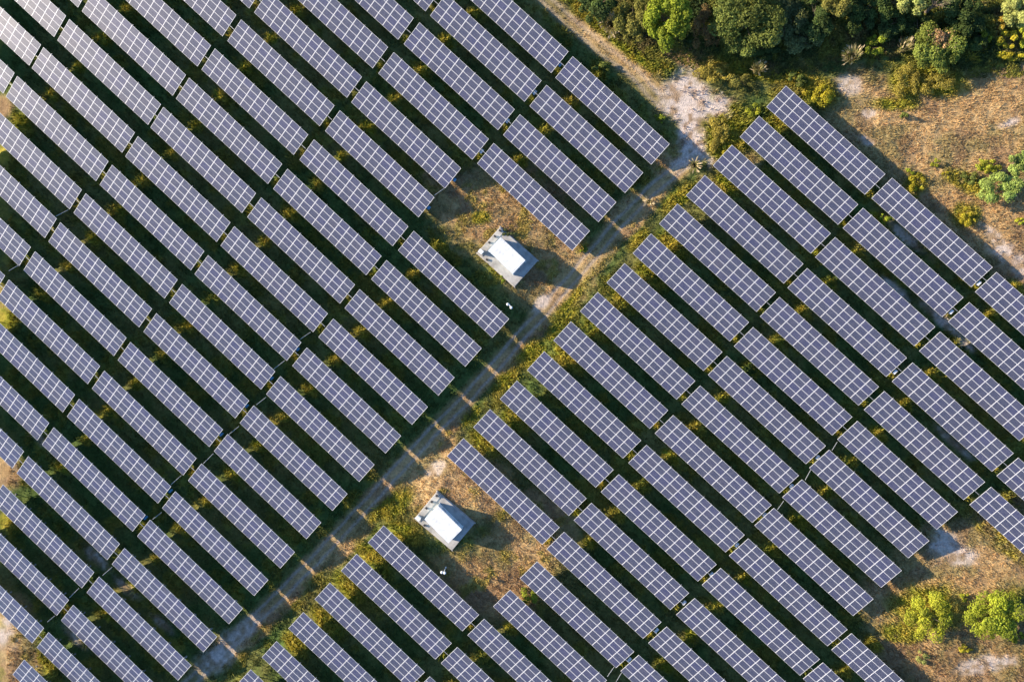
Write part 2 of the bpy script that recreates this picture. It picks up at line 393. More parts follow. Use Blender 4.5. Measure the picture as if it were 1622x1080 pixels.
def zones(x, y):
    n1 = fbm(x, y, 5.0, 11); n2 = fbm(x, y, 1.4, 23); n3 = fbm(x, y, 14.0, 37, 3)
    n = 0.55 * n1 + 0.45 * n2
    dry = blobs(x, y, DRY_W, n)
    sand = blobs(x, y, SAND_W, n, (1.2, 0.35)) * (0.45 + 0.8 * n2)
    for q in SANDP_W:
        sd = poly_dist(x, y, q)
        sand = np.maximum(sand, sstep(-1.2, 1.3, sd - 0.5 + (n - 0.5) * 8.0))
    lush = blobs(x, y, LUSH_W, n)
    wild = sstep(0.50, 0.64, fbm(x, y, 3.2, 401, 4)) * (1 - sstep(0.2, 0.5, dry))
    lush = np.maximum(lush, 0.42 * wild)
    lush = np.maximum(lush, 0.55 * dry * sstep(0.56, 0.68, fbm(x, y, 2.4, 451, 4)) * (x < 40))
    rut = np.zeros_like(x); near = np.zeros_like(x)
    for q, off, hw, k in TRACKS_W:
        d, s = line_off(x, y, q)
        wob = (n1 - 0.5) * 0.7
        r = np.maximum(sstep(hw + 0.26, hw - 0.10, np.abs(s - off + wob)), sstep(hw + 0.26, hw - 0.10, np.abs(s + off + wob))) * (d < 2.5)
        rut = np.maximum(rut, np.clip(r * (0.6 + 0.7 * n1) * (0.7 + 0.55 * n2), 0, 1) * k)
        near = np.maximum(near, sstep(1.9, 0.9, d + (n - 0.5) * 1.5))
    rut = rut * (1 - 0.6 * sstep(0.4, 0.9, sand)); lush = lush * (1 - 0.85 * near)
    return np.clip(dry, 0, 1), np.clip(sand, 0, 1), np.clip(lush, 0, 1), rut, near, n1, n2, n3


C_BASE_A, C_BASE_B = np.array([0.085, 0.135, 0.036]), np.array([0.19, 0.175, 0.055])
C_DRY_A, C_DRY_B = np.array([0.41, 0.262, 0.118]), np.array([0.64, 0.455, 0.225])
C_SAND, C_DIRT = np.array([0.62, 0.52, 0.45]), np.array([0.34, 0.24, 0.155])
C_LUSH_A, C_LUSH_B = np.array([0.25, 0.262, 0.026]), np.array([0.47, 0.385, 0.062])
C_RUT = np.array([0.41, 0.335, 0.275])
C_NEAR = np.array([0.275, 0.205, 0.088])


def lerp(a, b, t): return a + (b - a) * t[:, None]


def ground_colour(x, y, zz=None):
    dry, sand, lush, rut, near, n1, n2, n3 = zz if zz is not None else zones(x, y)
    c = lerp(np.broadcast_to(C_BASE_A, (len(x), 3)), C_BASE_B, sstep(0.35, 0.7, 0.6 * n1 + 0.4 * n3))
    c = lerp(c, C_NEAR, near * 0.8)
    c = lerp(c, lerp(np.broadcast_to(C_DRY_A, (len(x), 3)), C_DRY_B, sstep(0.3, 0.7, 0.5 * n2 + 0.5 * n3)), dry * (0.62 + 0.38 * sstep(0.36, 0.5, n1)))
    c = lerp(c, np.array([0.30, 0.185, 0.105]), 0.6 * dry * sstep(0.48, 0.62, fbm(x, y, 3.4, 461, 4)))
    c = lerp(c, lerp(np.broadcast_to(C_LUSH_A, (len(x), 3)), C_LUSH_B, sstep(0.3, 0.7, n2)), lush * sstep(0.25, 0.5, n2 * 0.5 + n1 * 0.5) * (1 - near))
    sc = lerp(np.broadcast_to(C_DIRT, (len(x), 3)), C_SAND, sstep(0.36, 0.56, 0.6 * fbm(x, y, 2.6, 301, 5) + 0.4 * vnoise(x, y, 0.7, 311)))
    c = lerp(c, sc, np.clip(sand, 0, 1))
    c = lerp(c, C_RUT, rut * 0.85)
    return c


DIP = PXA([(330, 1060), (400, 990), (470, 917), (560, 820), (650, 722), (740, 628), (800, 563), (850, 505), (880, 470)])


def dip(x, y):
    d, s = line_off(x, y, DIP)
    return -0.55 * sstep(7.0, 2.5, d)


def ground_height(x, y, zz):
    dry, sand, lush, rut, near, n1, n2, n3 = zz
    rough = np.clip(1 - 0.85 * sand - 0.75 * rut - 0.35 * near - 0.45 * dry, 0.1, 1)
    return (fbm(x, y, 1.1, 71, 3) - 0.5) * 0.34 * rough + (vnoise(x, y, 0.42, 91) - 0.5) * 0.16 * rough - 0.07 * rut + dip(x, y)


def build_ground():
    fx = np.arange(-88, 92.01, 0.32); fy = np.arange(-60, 62.01, 0.32)
    ox = np.array([-900, -500, -300, -200, -150, -120, -100]); oy = np.array([-900, -500, -300, -200, -150, -110, -80, -66])
    X = np.concatenate([ox, fx, -ox[::-1] + 4]); Y = np.concatenate([oy, fy, -oy[::-1] + 2])
    gx, gy = np.meshgrid(X, Y)
    x, y = gx.ravel(), gy.ravel()
    zz = zones(x, y)
    z = ground_height(x, y, zz)
    nx, ny = len(X), len(Y)
    i = np.arange(nx * ny).reshape(ny, nx)
    f = np.stack([i[:-1, :-1], i[:-1, 1:], i[1:, 1:], i[1:, :-1]], -1).reshape(-1, 4)
    col = ground_colour(x, y, zz)
    far = sstep(0, 14, np.maximum(np.maximum(-88 - x, x - 92), np.maximum(-60 - y, y - 62)))      # plain scrub beyond the farm
    col = lerp(col, np.broadcast_to(np.array([0.17, 0.165, 0.06]), col.shape), far)
    z = z * (1 - far)
    me = np_mesh('ground', np.stack([x, y, z], 1), f, [M_GROUND], col=col, smooth=True)
    o = link('ground', me); tag(o, kind='structure')
    tag(o, 'scrubby ground of olive grass, dry tan grass, sandy bare earth and a rutted track', 'ground')
    return o


def under_table(x, y, grow=0.0):
    """True where a point lies below a table."""
    m = np.zeros(x.shape, dtype=bool)
    for s, b, r, cx, cy in TABLES:
        th = THETA[s]; c, sn = math.cos(th), math.sin(th)
        dx, dy = x - cx, y - cy
        m |= (np.abs(dx * c + dy * sn) < T_LEN / 2 + grow) & (np.abs(-dx * sn + dy * c) < T_WID * math.cos(TILT[s]) / 2 + grow)
    return m


def build_grass():
    """Tufts of blades, each blade one triangle leaning outwards."""
    N = 560000
    x = RNG.uniform(-86, 90, N); y = RNG.uniform(-58, 60, N)
    zz = zones(x, y); dry, sand, lush, rut, near, n1, n2, n3 = zz
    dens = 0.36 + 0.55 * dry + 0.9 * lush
    dens = dens * (0.35 + 1.2 * sstep(0.35, 0.6, n2))
    dens = dens * (1 - 0.96 * np.clip(sand * 1.2, 0, 1) * (1 - 0.5 * sstep(0.55, 0.7, n2))) * (1 - 0.9 * rut) * (1 - 0.45 * near)
    ut = under_table(x, y, -0.3)
    dens = np.where(ut, dens * 0.12, dens)
    for u, v, rr in ((804, 407, 5.2), (704, 824, 5.2)):
        c = PX(u, v); dens = np.where(np.hypot(x - c[0], y - c[1]) < 3.0, 0, dens)
    k = RNG.random(N) < dens
    x, y = x[k], y[k]; zz = tuple(a[k] for a in zz); dry, sand, lush, rut, near, n1, n2, n3 = zz
    n = len(x)
    base = ground_colour(x, y, zz)
    z0 = ground_height(x, y, zz)
    NB = 3
    tall = sstep(0.52, 0.68, vnoise(x, y, 1.1, 431)) * (dry < 0.4)
    hgt = (0.22 + 0.30 * RNG.random(n) ** 2 + 0.45 * tall * RNG.random(n) + 0.12 * lush * RNG.random(n) - 0.06 * dry) * (1 - 0.45 * near)
    ang = RNG.uniform(0, 2 * math.pi, (n, NB)); lean = RNG.uniform(0.25, 1.0, (n, NB))
    h = hgt[:, None] * RNG.uniform(0.7, 1.25, (n, NB))
    w = (0.038 + 0.04 * RNG.random((n, NB))) * (1 + 0.9 * lush[:, None])
    bx = x[:, None] + RNG.normal(0, 0.09, (n, NB)); by = y[:, None] + RNG.normal(0, 0.09, (n, NB)); bz = np.repeat(z0[:, None] - 0.04, NB, 1)
    tx, ty = np.cos(ang), np.sin(ang)
    px_, py_ = -ty, tx
    V = np.empty((n, NB, 3, 3), dtype=np.float32)
    V[:, :, 0] = np.stack([bx - px_ * w, by - py_ * w, bz], -1)
    V[:, :, 1] = np.stack([bx + px_ * w, by + py_ * w, bz], -1)
    V[:, :, 2] = np.stack([bx + tx * lean * h, by + ty * lean * h, bz + h], -1)
    tone = RNG.uniform(0.82, 1.24, n)
    hue = RNG.normal(0, 0.07, (n, 1)) * np.array([[1.0, 0.1, -0.4]])
    col = np.clip(base * tone[:, None] * (1 + hue), 0.01, 0.8)
    C = np.repeat(col, NB * 3, 0)
    V = V.reshape(-1, 3); Fc = np.arange(len(V)).reshape(-1, 3)
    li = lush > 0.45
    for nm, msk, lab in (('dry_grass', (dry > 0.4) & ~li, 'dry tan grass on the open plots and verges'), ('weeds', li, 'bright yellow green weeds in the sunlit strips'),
                         ('grass', (dry <= 0.4) & ~li, 'dark olive grass between the rows of tables')):
        mv = np.repeat(msk, NB * 3)
        vv = V[mv]
        o = link(nm, np_mesh(nm, vv, np.arange(len(vv)).reshape(-1, 3), [M_GRASS], col=C[mv]))
        tag(o, lab, 'grass', kind='stuff')

# ------------------------------------------------------------------ solar tables
NUMW = ['', 'first', 'second', 'third', 'fourth', 'fifth', 'sixth', 'seventh', 'eighth', 'ninth', 'tenth', 'eleventh', 'twelfth']
BANK = {0: ['first bank left of the track', 'second bank left of the track', 'third bank left of the track', 'fourth bank left of the track', 'fifth bank left of the track'],
        1: ['first bank right of the track', 'second bank right of the track', 'third bank right of the track', 'fourth bank right of the track', 'fifth bank right of the track']}


def table_place(s, b, r):
    rows = sorted(t[2] for t in TABLES if t[0] == s and t[1] == b)
    i = rows.index(r) + 1; n = len(rows)
    if i <= (n + 1) // 2:
        return ('bottom' if i == 1 else NUMW[i] + ' from bottom'), BANK[s][b]
    j = n - i + 1
    return ('top' if j == 1 else NUMW[j] + ' from top'), BANK[s][b]


PW, PH = T_LEN / 12, T_WID / 4


def panel_mesh():
    """One framed panel lying in its own plane: aluminium frame, recessed cells, dark back."""
    mb = MB()
    w, h = PW - 0.018, PH - 0.014
    fx, fy, t = 0.042, 0.026, 0.04
    mb.box((-w / 2 + fx / 2, 0, 0), (fx, h, t)); mb.box((w / 2 - fx / 2, 0, 0), (fx, h, t))
    mb.box((0, -h / 2 + fy / 2, 0), (w - 2 * fx, fy, t)); mb.box((0, h / 2 - fy / 2, 0), (w - 2 * fx, fy, t))
    mb.box((0, 0, 0.006), (w - 2 * fx, h - 2 * fy, 0.012), m=1)
    mb.box((0, h * 0.32, -0.012), (0.14, 0.10, 0.024), m=2)
    return mb.mesh('solar_panel', [M_ALU, M_CELLS, M_DARK])


ME_PANEL = panel_mesh()
LEG_X = [(-T_LEN / 2 + PW * (1 + 2 * k)) for k in range(6)]


def rot_x(a):
    c, s = math.cos(a), math.sin(a)
    return np.array([[1, 0, 0], [0, c, -s], [0, s, c]])


def frame_mesh(tau, bridge):
    """Purlins along the table, rafters up the slope, a cable duct across the gap to the next table."""
    mb = MB(); M = rot_x(tau); half = T_WID / 2 * math.sin(tau)
    zc = LOW_Z + half

    def P(x, y, z): return np.array([0, 0, zc]) + M @ np.array([x, y, z])
    for y in (-1.55, -0.5, 0.5, 1.55):
        mb.box(P(0, y, -0.055), (T_LEN - 0.1, 0.05, 0.06), M)
    for x in LEG_X:
        mb.box(P(x, 0.06, -0.125), (0.06, T_WID + 0.16, 0.08), M)
        mb.box(P(x, T_WID / 2 + 0.10, -0.06), (0.07, 0.09, 0.07), M)
    if bridge:
        mb.box(P(T_LEN / 2 + 0.45, 0.05, -0.06), (1.0, 0.07, 0.05), M)
    return mb.mesh('mounting_frame', [M_STEEL])


def leg_mesh(tau, y, x=0):
    ztop = LOW_Z + T_WID / 2 * math.sin(tau) + y * math.tan(tau) - 0.16
    mb = MB()
    mb.box((0, 0, ztop / 2 - 0.35), (0.09, 0.07, ztop + 0.7))
    mb.box((0, 0, -0.3), (0.26, 0.26, 0.7), m=1)
    return mb.mesh('leg', [M_STEEL, M_CONC])


def build_tables():
    protos = {}
    for s in (0, 1):
        tau = TILT[s]
        protos[s] = dict(bridge=frame_mesh(tau, True), plain=frame_mesh(tau, False), front=leg_mesh(tau, -1.0), rear=leg_mesh(tau, 0.75))
    have = {t[:3] for t in TABLES}
    for s, b, r, cx, cy in TABLES:
        tau = TILT[s]; M = rot_x(tau); zc = LOW_Z + T_WID / 2 * math.sin(tau); pr = protos[s]
        pos, bank = table_place(s, b, r)
        root = link('solar_table', None, None, (cx, cy, 0), (0, 0, THETA[s]))
        root.empty_display_size = 1
        tag(root, f'solar table, {pos} in the {bank}', 'solar table', 'solar tables left of the dirt track' if s == 0 else 'solar tables right of the dirt track')
        for i in range(12):
            for j in range(4):
                p = M @ np.array([(i - 5.5) * PW, (j - 1.5) * PH, 0])
                link('solar_panel', ME_PANEL, root, (p[0], p[1], p[2] + zc), (tau + random.gauss(0, 0.0035), random.gauss(0, 0.0035), 0))
        right = (s, b - 1, r) if s == 0 else (s, b + 1, r)
        link('mounting_frame', pr['bridge'] if right in have else pr['plain'], root)
        for x in LEG_X:
            link('leg', pr['front'], root, (x, -1.0, 0)); link('leg', pr['rear'], root, (x, 0.75, 0))


# ------------------------------------------------------------------ sheds on their plinths
def frame2d(p0, p1):
    d = p1[:2] - p0[:2]; L = np.linalg.norm(d); return d / L, L


def plinth(corners, label, group):
    """corners: photo pixels of top, right, bottom, left corner of the slab's upper face."""
    zt = 0.55
    q = [PX(u, v, zt) for u, v in corners]
    c = sum(q) / 4
    ax, L = frame2d(q[0], q[1]); th = math.atan2(ax[1], ax[0])
    W = (np.linalg.norm(q[3] - q[0]) + np.linalg.norm(q[2] - q[1])) / 2
    L = (L + np.linalg.norm(q[2][:2] - q[3][:2])) / 2
    root = link('concrete_plinth', None, None, (c[0], c[1], 0), (0, 0, th)); tag(root, label, 'plinth', group)
    mb = MB(); mb.box((0, 0, zt / 2 - 0.2), (L, W, zt + 0.4)); link('slab', mb.mesh('slab', [M_CONC], 0.03), root)
    mb = MB(); mb.box((-L / 2 + 0.55, 0, zt + 0.045), (0.9, W - 0.3, 0.09)); link('cable_trench_cover', mb.mesh('cable_trench_cover', [M_CONC], 0.015), root)
    me = MB().box((0, 0, 0.10), (0.30, 0.24, 0.22)).box((0, 0, 0.22), (0.36, 0.30, 0.03)).mesh('vent', [M_DARK])
    for y in (-0.04, 0.20, 0.42): link('vent', me, root, (-L / 2 + 0.42, y * W - 0.02, zt + 0.09))
    link('vent', me, root, (-L / 2 + 1.9, -W / 2 + 0.25, zt + 0.0))
    rim = MB()
    for sy in (-1, 1): rim.box((0, sy * (W / 2 + 0.05), 0.12), (L + 0.3, 0.14, 0.5))
    link('footing', rim.mesh('footing', [M_CONC], 0.02), root)
    return root, c, th, L, W, zt


def shed(roof, zt, label, group):
    zr = zt + 2.35
    q = [PX(u, v, zr) for u, v in roof]
    c = sum(q) / 4
    ax, L = frame2d(q[0], q[1]); th = math.atan2(ax[1], ax[0])
    L = (L + np.linalg.norm(q[2][:2] - q[3][:2])) / 2
    W = (np.linalg.norm(q[3] - q[0]) + np.linalg.norm(q[2] - q[1])) / 2
    root = link('equipment_shed', None, None, (c[0], c[1], zt), (0, 0, th)); tag(root, label, 'shed', group)
    H = zr - zt
    # corrugated walls as one ring of folded sheet
    mb = MB(); mb.box((0, 0, H / 2), (L - 0.14, W - 0.14, H - 0.08))
    n = 34
    for k in range(n):
        x = -L / 2 + 0.2 + (L - 0.4) * k / (n - 1)
        if k % 2 == 0:
            for sy in (-1, 1): mb.box((x, sy * (W / 2 - 0.055), H / 2), (0.085, 0.03, H - 0.3))
    for sx in (-1, 1):
        for sy in (-1, 1): mb.box((sx * (L / 2 - 0.07), sy * (W / 2 - 0.07), H / 2), (0.13, 0.13, H - 0.02))
    link('wall', mb.mesh('wall', [M_WALL]), root)
    mb = MB(); mb.box((0, 0, H - 0.005), (L, W, 0.09))
    for k in range(9):
        mb.box((-L / 2 + L * (k + 0.5) / 9, 0, H + 0.046), (0.10, W - 0.16, 0.014))
    link('roof', mb.mesh('roof', [M_ROOF], 0.006), root)
    me = MB().box((0, 0, 0), (0.04, 0.98, 2.0)).mesh('door', [M_GREYDOOR], 0.008)
    hm = MB().box((0.05, 0, 0), (0.03, 0.04, 1.7)).box((0.07, 0.1, 0), (0.03, 0.2, 0.05)).mesh('handle', [M_STEEL])
    for y in (-0.6, 0.6):
        d = link('door', me, root, (L / 2 - 0.045, y, H / 2 - 0.03)); link('handle', hm, d, (0, -0.4 * np.sign(y), 0))
    lv = MB()
    lv.box((0, 0, 0), (0.9, 0.04, 0.7))
    for k in range(8): lv.box((0, 0.03, -0.3 + 0.085 * k), (0.82, 0.03, 0.03))
    me = lv.mesh('louvre_vent', [M_GREYDOOR])
    for x in (-1.4, 1.2): link('louvre_vent', me, root, (x, W / 2 - 0.035, H * 0.55))
    return root


def cabinet(u, v, th, zt, label):
    c = PX(u, v, zt + 0.8)
    root = link('control_cabinet', None, None, (c[0], c[1], zt), (0, 0, th)); tag(root, label, 'cabinet', 'white cabinets on the plinths')
    link('housing', MB().box((0, 0, 0.45), (0.62, 0.5, 0.9)).mesh('housing', [M_BOX], 0.015), root)
    link('lid', MB().box((0, 0, 0.93), (0.74, 0.60, 0.05)).mesh('lid', [M_WHITE], 0.008), root)
    d = link('door', MB().box((0, -0.262, 0.45), (0.54, 0.025, 0.8)).mesh('door', [M_WHITE], 0.006), root)
    link('handle', MB().box((0.2, -0.285, 0.5), (0.03, 0.03, 0.12)).mesh('handle', [M_DARK]), d)


def camera_mast(u, v, lobes, h, label):
    """Steel mast with a cross arm carrying two white housings; lobes = photo pixels of the two housings."""
    b = PX(u, v, 0)
    root = link('camera_mast', None, None, (b[0], b[1], 0)); tag(root, label, 'camera mast', 'white camera masts by the sheds')
    link('pole', MB().tube([(0, 0, -0.2), (0, 0, 0.25), (0, 0, 0.26), (0, 0, h)], [0.12, 0.12, 0.06, 0.05], 10).mesh('pole', [M_WHITE], smooth=False), root)
    q = [PX(*l, h) - b for l in lobes]
    mb = MB(); mb.tube([q[0], (0, 0, h), q[1]] if np.linalg.norm(q[0]) > 0.3 else [(0, 0, h), q[1]], [0.07] * (3 if np.linalg.norm(q[0]) > 0.3 else 2), 8)
    link('arm', mb.mesh('arm', [M_WHITE]), root)
    for k in q:
        mb = MB(); mb.tube([k + np.array((0, 0, -0.16)), k + np.array((0, 0, -0.1)), k + np.array((0, 0, 0.06)), k + np.array((0, 0, 0.12))], [0.10, 0.21, 0.21, 0.10], 14)
        hs = link('housing', mb.mesh('housing', [M_WHITE], smooth=False), root)
        link('lens', MB().tube([k + np.array((0, 0, -0.24)), k + np.array((0, 0, -0.16))], [0.07, 0.09], 12).mesh('lens', [M_DARK]), hs)


def build_sheds():
    g1, g2 = 'concrete plinths of the sheds', 'white equipment sheds beside the track'
    _, c, th, L, W, zt = plinth([(792.5, 360), (852, 413), (814, 455), (756, 399)], 'grey concrete plinth under the upper shed, with dark vents on its edge', g1)
    shed([(793, 375.5), (832, 412), (812.5, 434), (773.3, 397)], zt, 'white metal equipment shed, the upper one, on the dry plot left of the track', g2)
    cabinet(761.7, 398.5, th, zt, 'small white cabinet on the left corner of the upper shed plinth')
    _, c, th, L, W, zt = plinth([(692.5, 779), (753, 830), (715, 870), (655.5, 820.5)], 'grey concrete plinth under the lower shed, with dark vents on its edge', g1)
    shed([(693.3, 800), (731, 837.5), (712.3, 859.5), (672, 824)], zt, 'white metal equipment shed, the lower one, on the dry plot right of the track', g2)
    cabinet(662.5, 820.5, th, zt, 'small white cabinet on the left corner of the lower shed plinth')
    camera_mast(807, 482.6, [(804.2, 482), (809.7, 487.2)], 3.4, 'white two headed camera mast beside the table end below the upper shed')
    camera_mast(706.3, 898, [(699.8, 906), (704.3, 907)], 3.2, 'white camera mast standing below the lower shed, next to a table')


# ------------------------------------------------------------------ small equipment in the gaps
def nearest_table(x, y, s=None):
    t = min((q for q in TABLES if s is None or q[0] == s), key=lambda q: math.hypot(q[3] + math.cos(THETA[q[0]]) * 10 - x, q[4] + math.sin(THETA[q[0]]) * 10 - y))
    return t


def ordinal_table(t):
    pos, bank = table_place(*t[:3])
    return f'{pos} table of the {bank}'


BOXES = [(390.5, 643), (350, 688), (269.5, 777.5), (471.5, 553), (430, 599), (230, 820), (679, 329), (720, 285), (887, 103), (847, 147), (804, 192), (763, 240),
         (1295, 724), (1253.5, 769.5), (1167, 862.5), (1127, 909), (1083.6, 954), (1040, 997.6), (997, 1044), (1211, 815), (1550, 449), (1506.5, 494), (1417.5, 589)]
BLUE = {0, 1, 2, 3, 4, 5, 6, 7, 8}


def build_boxes():
    body = MB().box((0, 0, 1.02), (0.62, 0.26, 0.56)).mesh('enclosure', [M_BOX], 0.015)
    bodyb = MB().box((0, 0, 1.02), (0.50, 0.30, 0.50)).mesh('enclosure', [M_BLUEBOX], 0.015)
    lid = MB().box((0, 0, 1.325), (0.72, 0.40, 0.03)).mesh('rain_cover', [M_WHITE])
    lidb = MB().box((0, 0, 1.285), (0.56, 0.36, 0.03)).mesh('rain_cover', [M_BLUEBOX])
    post = MB().box((0, 0.17, 0.62), (0.06, 0.06, 1.4)).mesh('post', [M_STEEL])
    for k, (u, v) in enumerate(BOXES):
        p = PX(u, v, 1.2); t = nearest_table(p[0], p[1])
        blue = k in BLUE
        root = link('junction_box', None, None, (p[0], p[1], 0), (0, 0, THETA[t[0]] + R(90)))
        tag(root, ('blue' if blue else 'pale') + f' junction box by {ordinal_table(t)}', 'junction box', 'junction boxes at the table ends')
        link('enclosure', bodyb if blue else body, root); link('rain_cover', lidb if blue else lid, root); link('post', post, root)


PIPES = [((88, 343), (108, 332.5)), ((14, 429), (29.5, 420)), ((271, 767), (287.5, 752.5)), ((322, 734), (338, 718)), ((363, 687.5), (378.5, 675)), ((406, 641), (421.5, 629)),
         ((433, 585), (451, 571)), ((475, 537.5), (492, 526)), ((688, 309.5), (703, 299)), ((162.5, 911), (178, 897.5)), ((110, 946), (125, 931)), ((75, 984.5), (87, 974.5)), ((241.5, 822.5), (256, 811)),
         ((1318, 713), (1326, 700)), ((1275.5, 760), (1284, 744)), ((1231.5, 807), (1241.5, 793)), ((962, 1071), (972.5, 1056)), ((976, 1079), (984.5, 1065))]


def build_pipes():
    for a, b in PIPES:
        p, q = PX(*a, 2.15), PX(*b, 1.3)
        t = nearest_table(p[0], p[1])
        root = link('cable_conduit', MB().tube([p, q], [0.032, 0.032], 8).mesh('cable_conduit', [M_PIPE]))
        tag(root, f'white conduit by {ordinal_table(t)}', 'conduit', 'thin conduits between the rows')

# ------------------------------------------------------------------ trees, shrubs, reeds
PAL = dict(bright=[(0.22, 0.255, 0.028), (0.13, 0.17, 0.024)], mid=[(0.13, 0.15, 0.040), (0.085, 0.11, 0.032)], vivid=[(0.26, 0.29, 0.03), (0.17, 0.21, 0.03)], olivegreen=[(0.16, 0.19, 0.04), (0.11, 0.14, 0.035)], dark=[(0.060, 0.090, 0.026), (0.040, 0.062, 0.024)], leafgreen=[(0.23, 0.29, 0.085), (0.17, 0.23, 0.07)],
           olive=[(0.17, 0.155, 0.045), (0.12, 0.125, 0.035)], pale=[(0.26, 0.27, 0.10), (0.18, 0.21, 0.075)], yellow=[(0.33, 0.29, 0.030), (0.24, 0.22, 0.028)],
           brown=[(0.17, 0.11, 0.055), (0.12, 0.085, 0.04)], orange=[(0.42, 0.26, 0.05), (0.30, 0.22, 0.04)], lime=[(0.31, 0.315, 0.035), (0.19, 0.22, 0.03)], grey=[(0.12, 0.14, 0.06), (0.08, 0.10, 0.05)],
           mustard=[(0.29, 0.24, 0.055), (0.20, 0.175, 0.045)])


def leaves(n, rx, ry, rz, pal, size, seed, lobes=9, patch=None, gap=0.5):
    """Leaf sprays on the skins of many small lobes inside an ellipsoid; centre at z = 0."""
    g = np.random.default_rng(seed); lobes = int(lobes * 2.0)
    th = g.uniform(0, 2 * math.pi, lobes); rr = np.sqrt(g.random(lobes)) * 0.86
    lz = g.uniform(-0.35, 0.75, lobes) * np.sqrt(np.clip(1 - rr ** 2, 0.1, 1))
    lc = np.stack([rr * np.cos(th), rr * np.sin(th), lz], 1); lr = g.uniform(0.13, 0.34, lobes)
    ltone = g.uniform(0.66, 1.36, lobes); lmix = g.random(lobes)
    k = g.choice(lobes, n, p=lr ** 2 / (lr ** 2).sum())
    d = g.normal(size=(n, 3)); d /= np.linalg.norm(d, axis=1)[:, None]
    d[:, 2] = np.where(d[:, 2] < -0.2, -d[:, 2], d[:, 2])
    rad = lr[k] * np.clip(1 - np.abs(g.normal(0, 0.20, n)) + 0.12 * g.random(n), 0.15, 1.25)
    # second order clumps on each lobe
    cl = np.floor(d * 2.7 + g.random((1, 3))); hsh = np.abs(np.sin(cl @ np.array([12.9898, 78.233, 37.719]) + k * 4.13) * 43758.5453) % 1
    rad = rad * (0.82 + 0.36 * hsh)
    keep = hsh > gap * g.random(n)
    p = lc[k] + d * rad[:, None]
    p, d, k, hsh = p[keep], d[keep], k[keep], hsh[keep]; n = len(p)
    p = p * np.array([rx, ry, rz])
    nrm = d * 0.6 + g.normal(0, 0.45, (n, 3)) + np.array([0, 0, 0.35]); nrm /= np.linalg.norm(nrm, axis=1)[:, None]
    t = np.cross(nrm, g.normal(size=(n, 3))); t /= np.linalg.norm(t, axis=1)[:, None] + 1e-9
    b = np.cross(nrm, t)
    s = size * g.uniform(0.6, 1.35, n)[:, None]
    a = 0.55
    V = np.stack([p - t * s, p - b * s * a + nrm * s * 0.15, p + t * s, p + b * s * a + nrm * s * 0.15], 1)
    A, B = np.array(pal[0]), np.array(pal[1])
    mixv = np.clip(lmix[k] * 0.6 + hsh * 0.4 + g.normal(0, 0.12, n), 0, 1)
    col = A + (B - A) * mixv[:, None]
    if patch is not None:
        pc, pr, cc = patch
        m = (np.hypot(p[:, 0] / rx - pc[0], p[:, 1] / ry - pc[1]) + g.normal(0, 0.12, n) < pr) & (p[:, 2] > -0.1 * rz)
        col[m] = np.array(cc) * g.uniform(0.8, 1.2, (m.sum(), 1))
    col = col * np.array([1.55, 1.5, 1.2]) * (ltone[k] * g.uniform(0.75, 1.3, n))[:, None]
    return V.reshape(-1, 3), np.arange(n * 4).reshape(-1, 4), np.repeat(np.clip(col, 0.008, 0.7), 4, 0)


def trunk_mesh(h, r, rx, rz, zc, seed, n=6, top=False):
    g = random.Random(seed); mb = MB()
    bend = (g.uniform(-.25, .25), g.uniform(-.25, .25))
    mb.tube([(0, 0, -0.3), (bend[0] * .3, bend[1] * .3, h * 0.3), (bend[0], bend[1], h * 0.62)], [r * 1.3, r, r * 0.7], 8)
    for k in range(n):
        a = 2 * math.pi * (k + g.random() * 0.7) / n; o = rx * g.uniform(0.4, 0.75)
        z1 = zc + rz * g.uniform(-0.1, 0.55)
        s = h * g.uniform(0.25, 0.55)
        mb.tube([(bend[0] * s / h, bend[1] * s / h, s), (o * 0.45 * math.cos(a), o * 0.45 * math.sin(a), (s + z1) / 2 + 0.2), (o * math.cos(a), o * math.sin(a), z1)], [r * 0.5, r * 0.32, r * 0.1], 6)
        if top:
            for q in range(5):
                a2 = a + g.uniform(-0.6, 0.6); o2 = rx * g.uniform(0.7, 1.05)
                mb.tube([(o * 0.6 * math.cos(a), o * 0.6 * math.sin(a), z1 - 0.2), (o2 * math.cos(a2), o2 * math.sin(a2), z1 + rz * g.uniform(0.1, 0.6))], [r * 0.18, r * 0.05], 5)
    return mb.mesh('trunk', [M_BARK], smooth=True)


def tree(label, u, v, ru, rv, h, pal, n=7000, size=0.17, seed=1, lobes=11, patch=None, name='tree', bare=False, group=None):
    """u, v, ru, rv: centre and half sizes of the crown in the photograph; h: height in metres."""
    rz = max(h * 0.42, 0.5); zc = h - rz * 0.95
    c = PX(u, v, zc)
    k = F_PX / (CAM_Z - zc)
    rx, ry = ru / k, rv / k
    root = link(name, None, None, (c[0], c[1], 0)); tag(root, label, 'tree', group)
    if n:
        V, Fc, C = leaves(n, rx, ry, rz, PAL[pal], size, seed, lobes, patch)
        V[:, 2] += zc
        link('crown', np_mesh('crown', V, Fc, [M_LEAF], col=C), root)
    link('trunk', trunk_mesh(h, 0.05 * h ** 0.7 + 0.04, min(rx, ry), rz, zc, seed, 9 if bare else 6, bare), root)
    return root


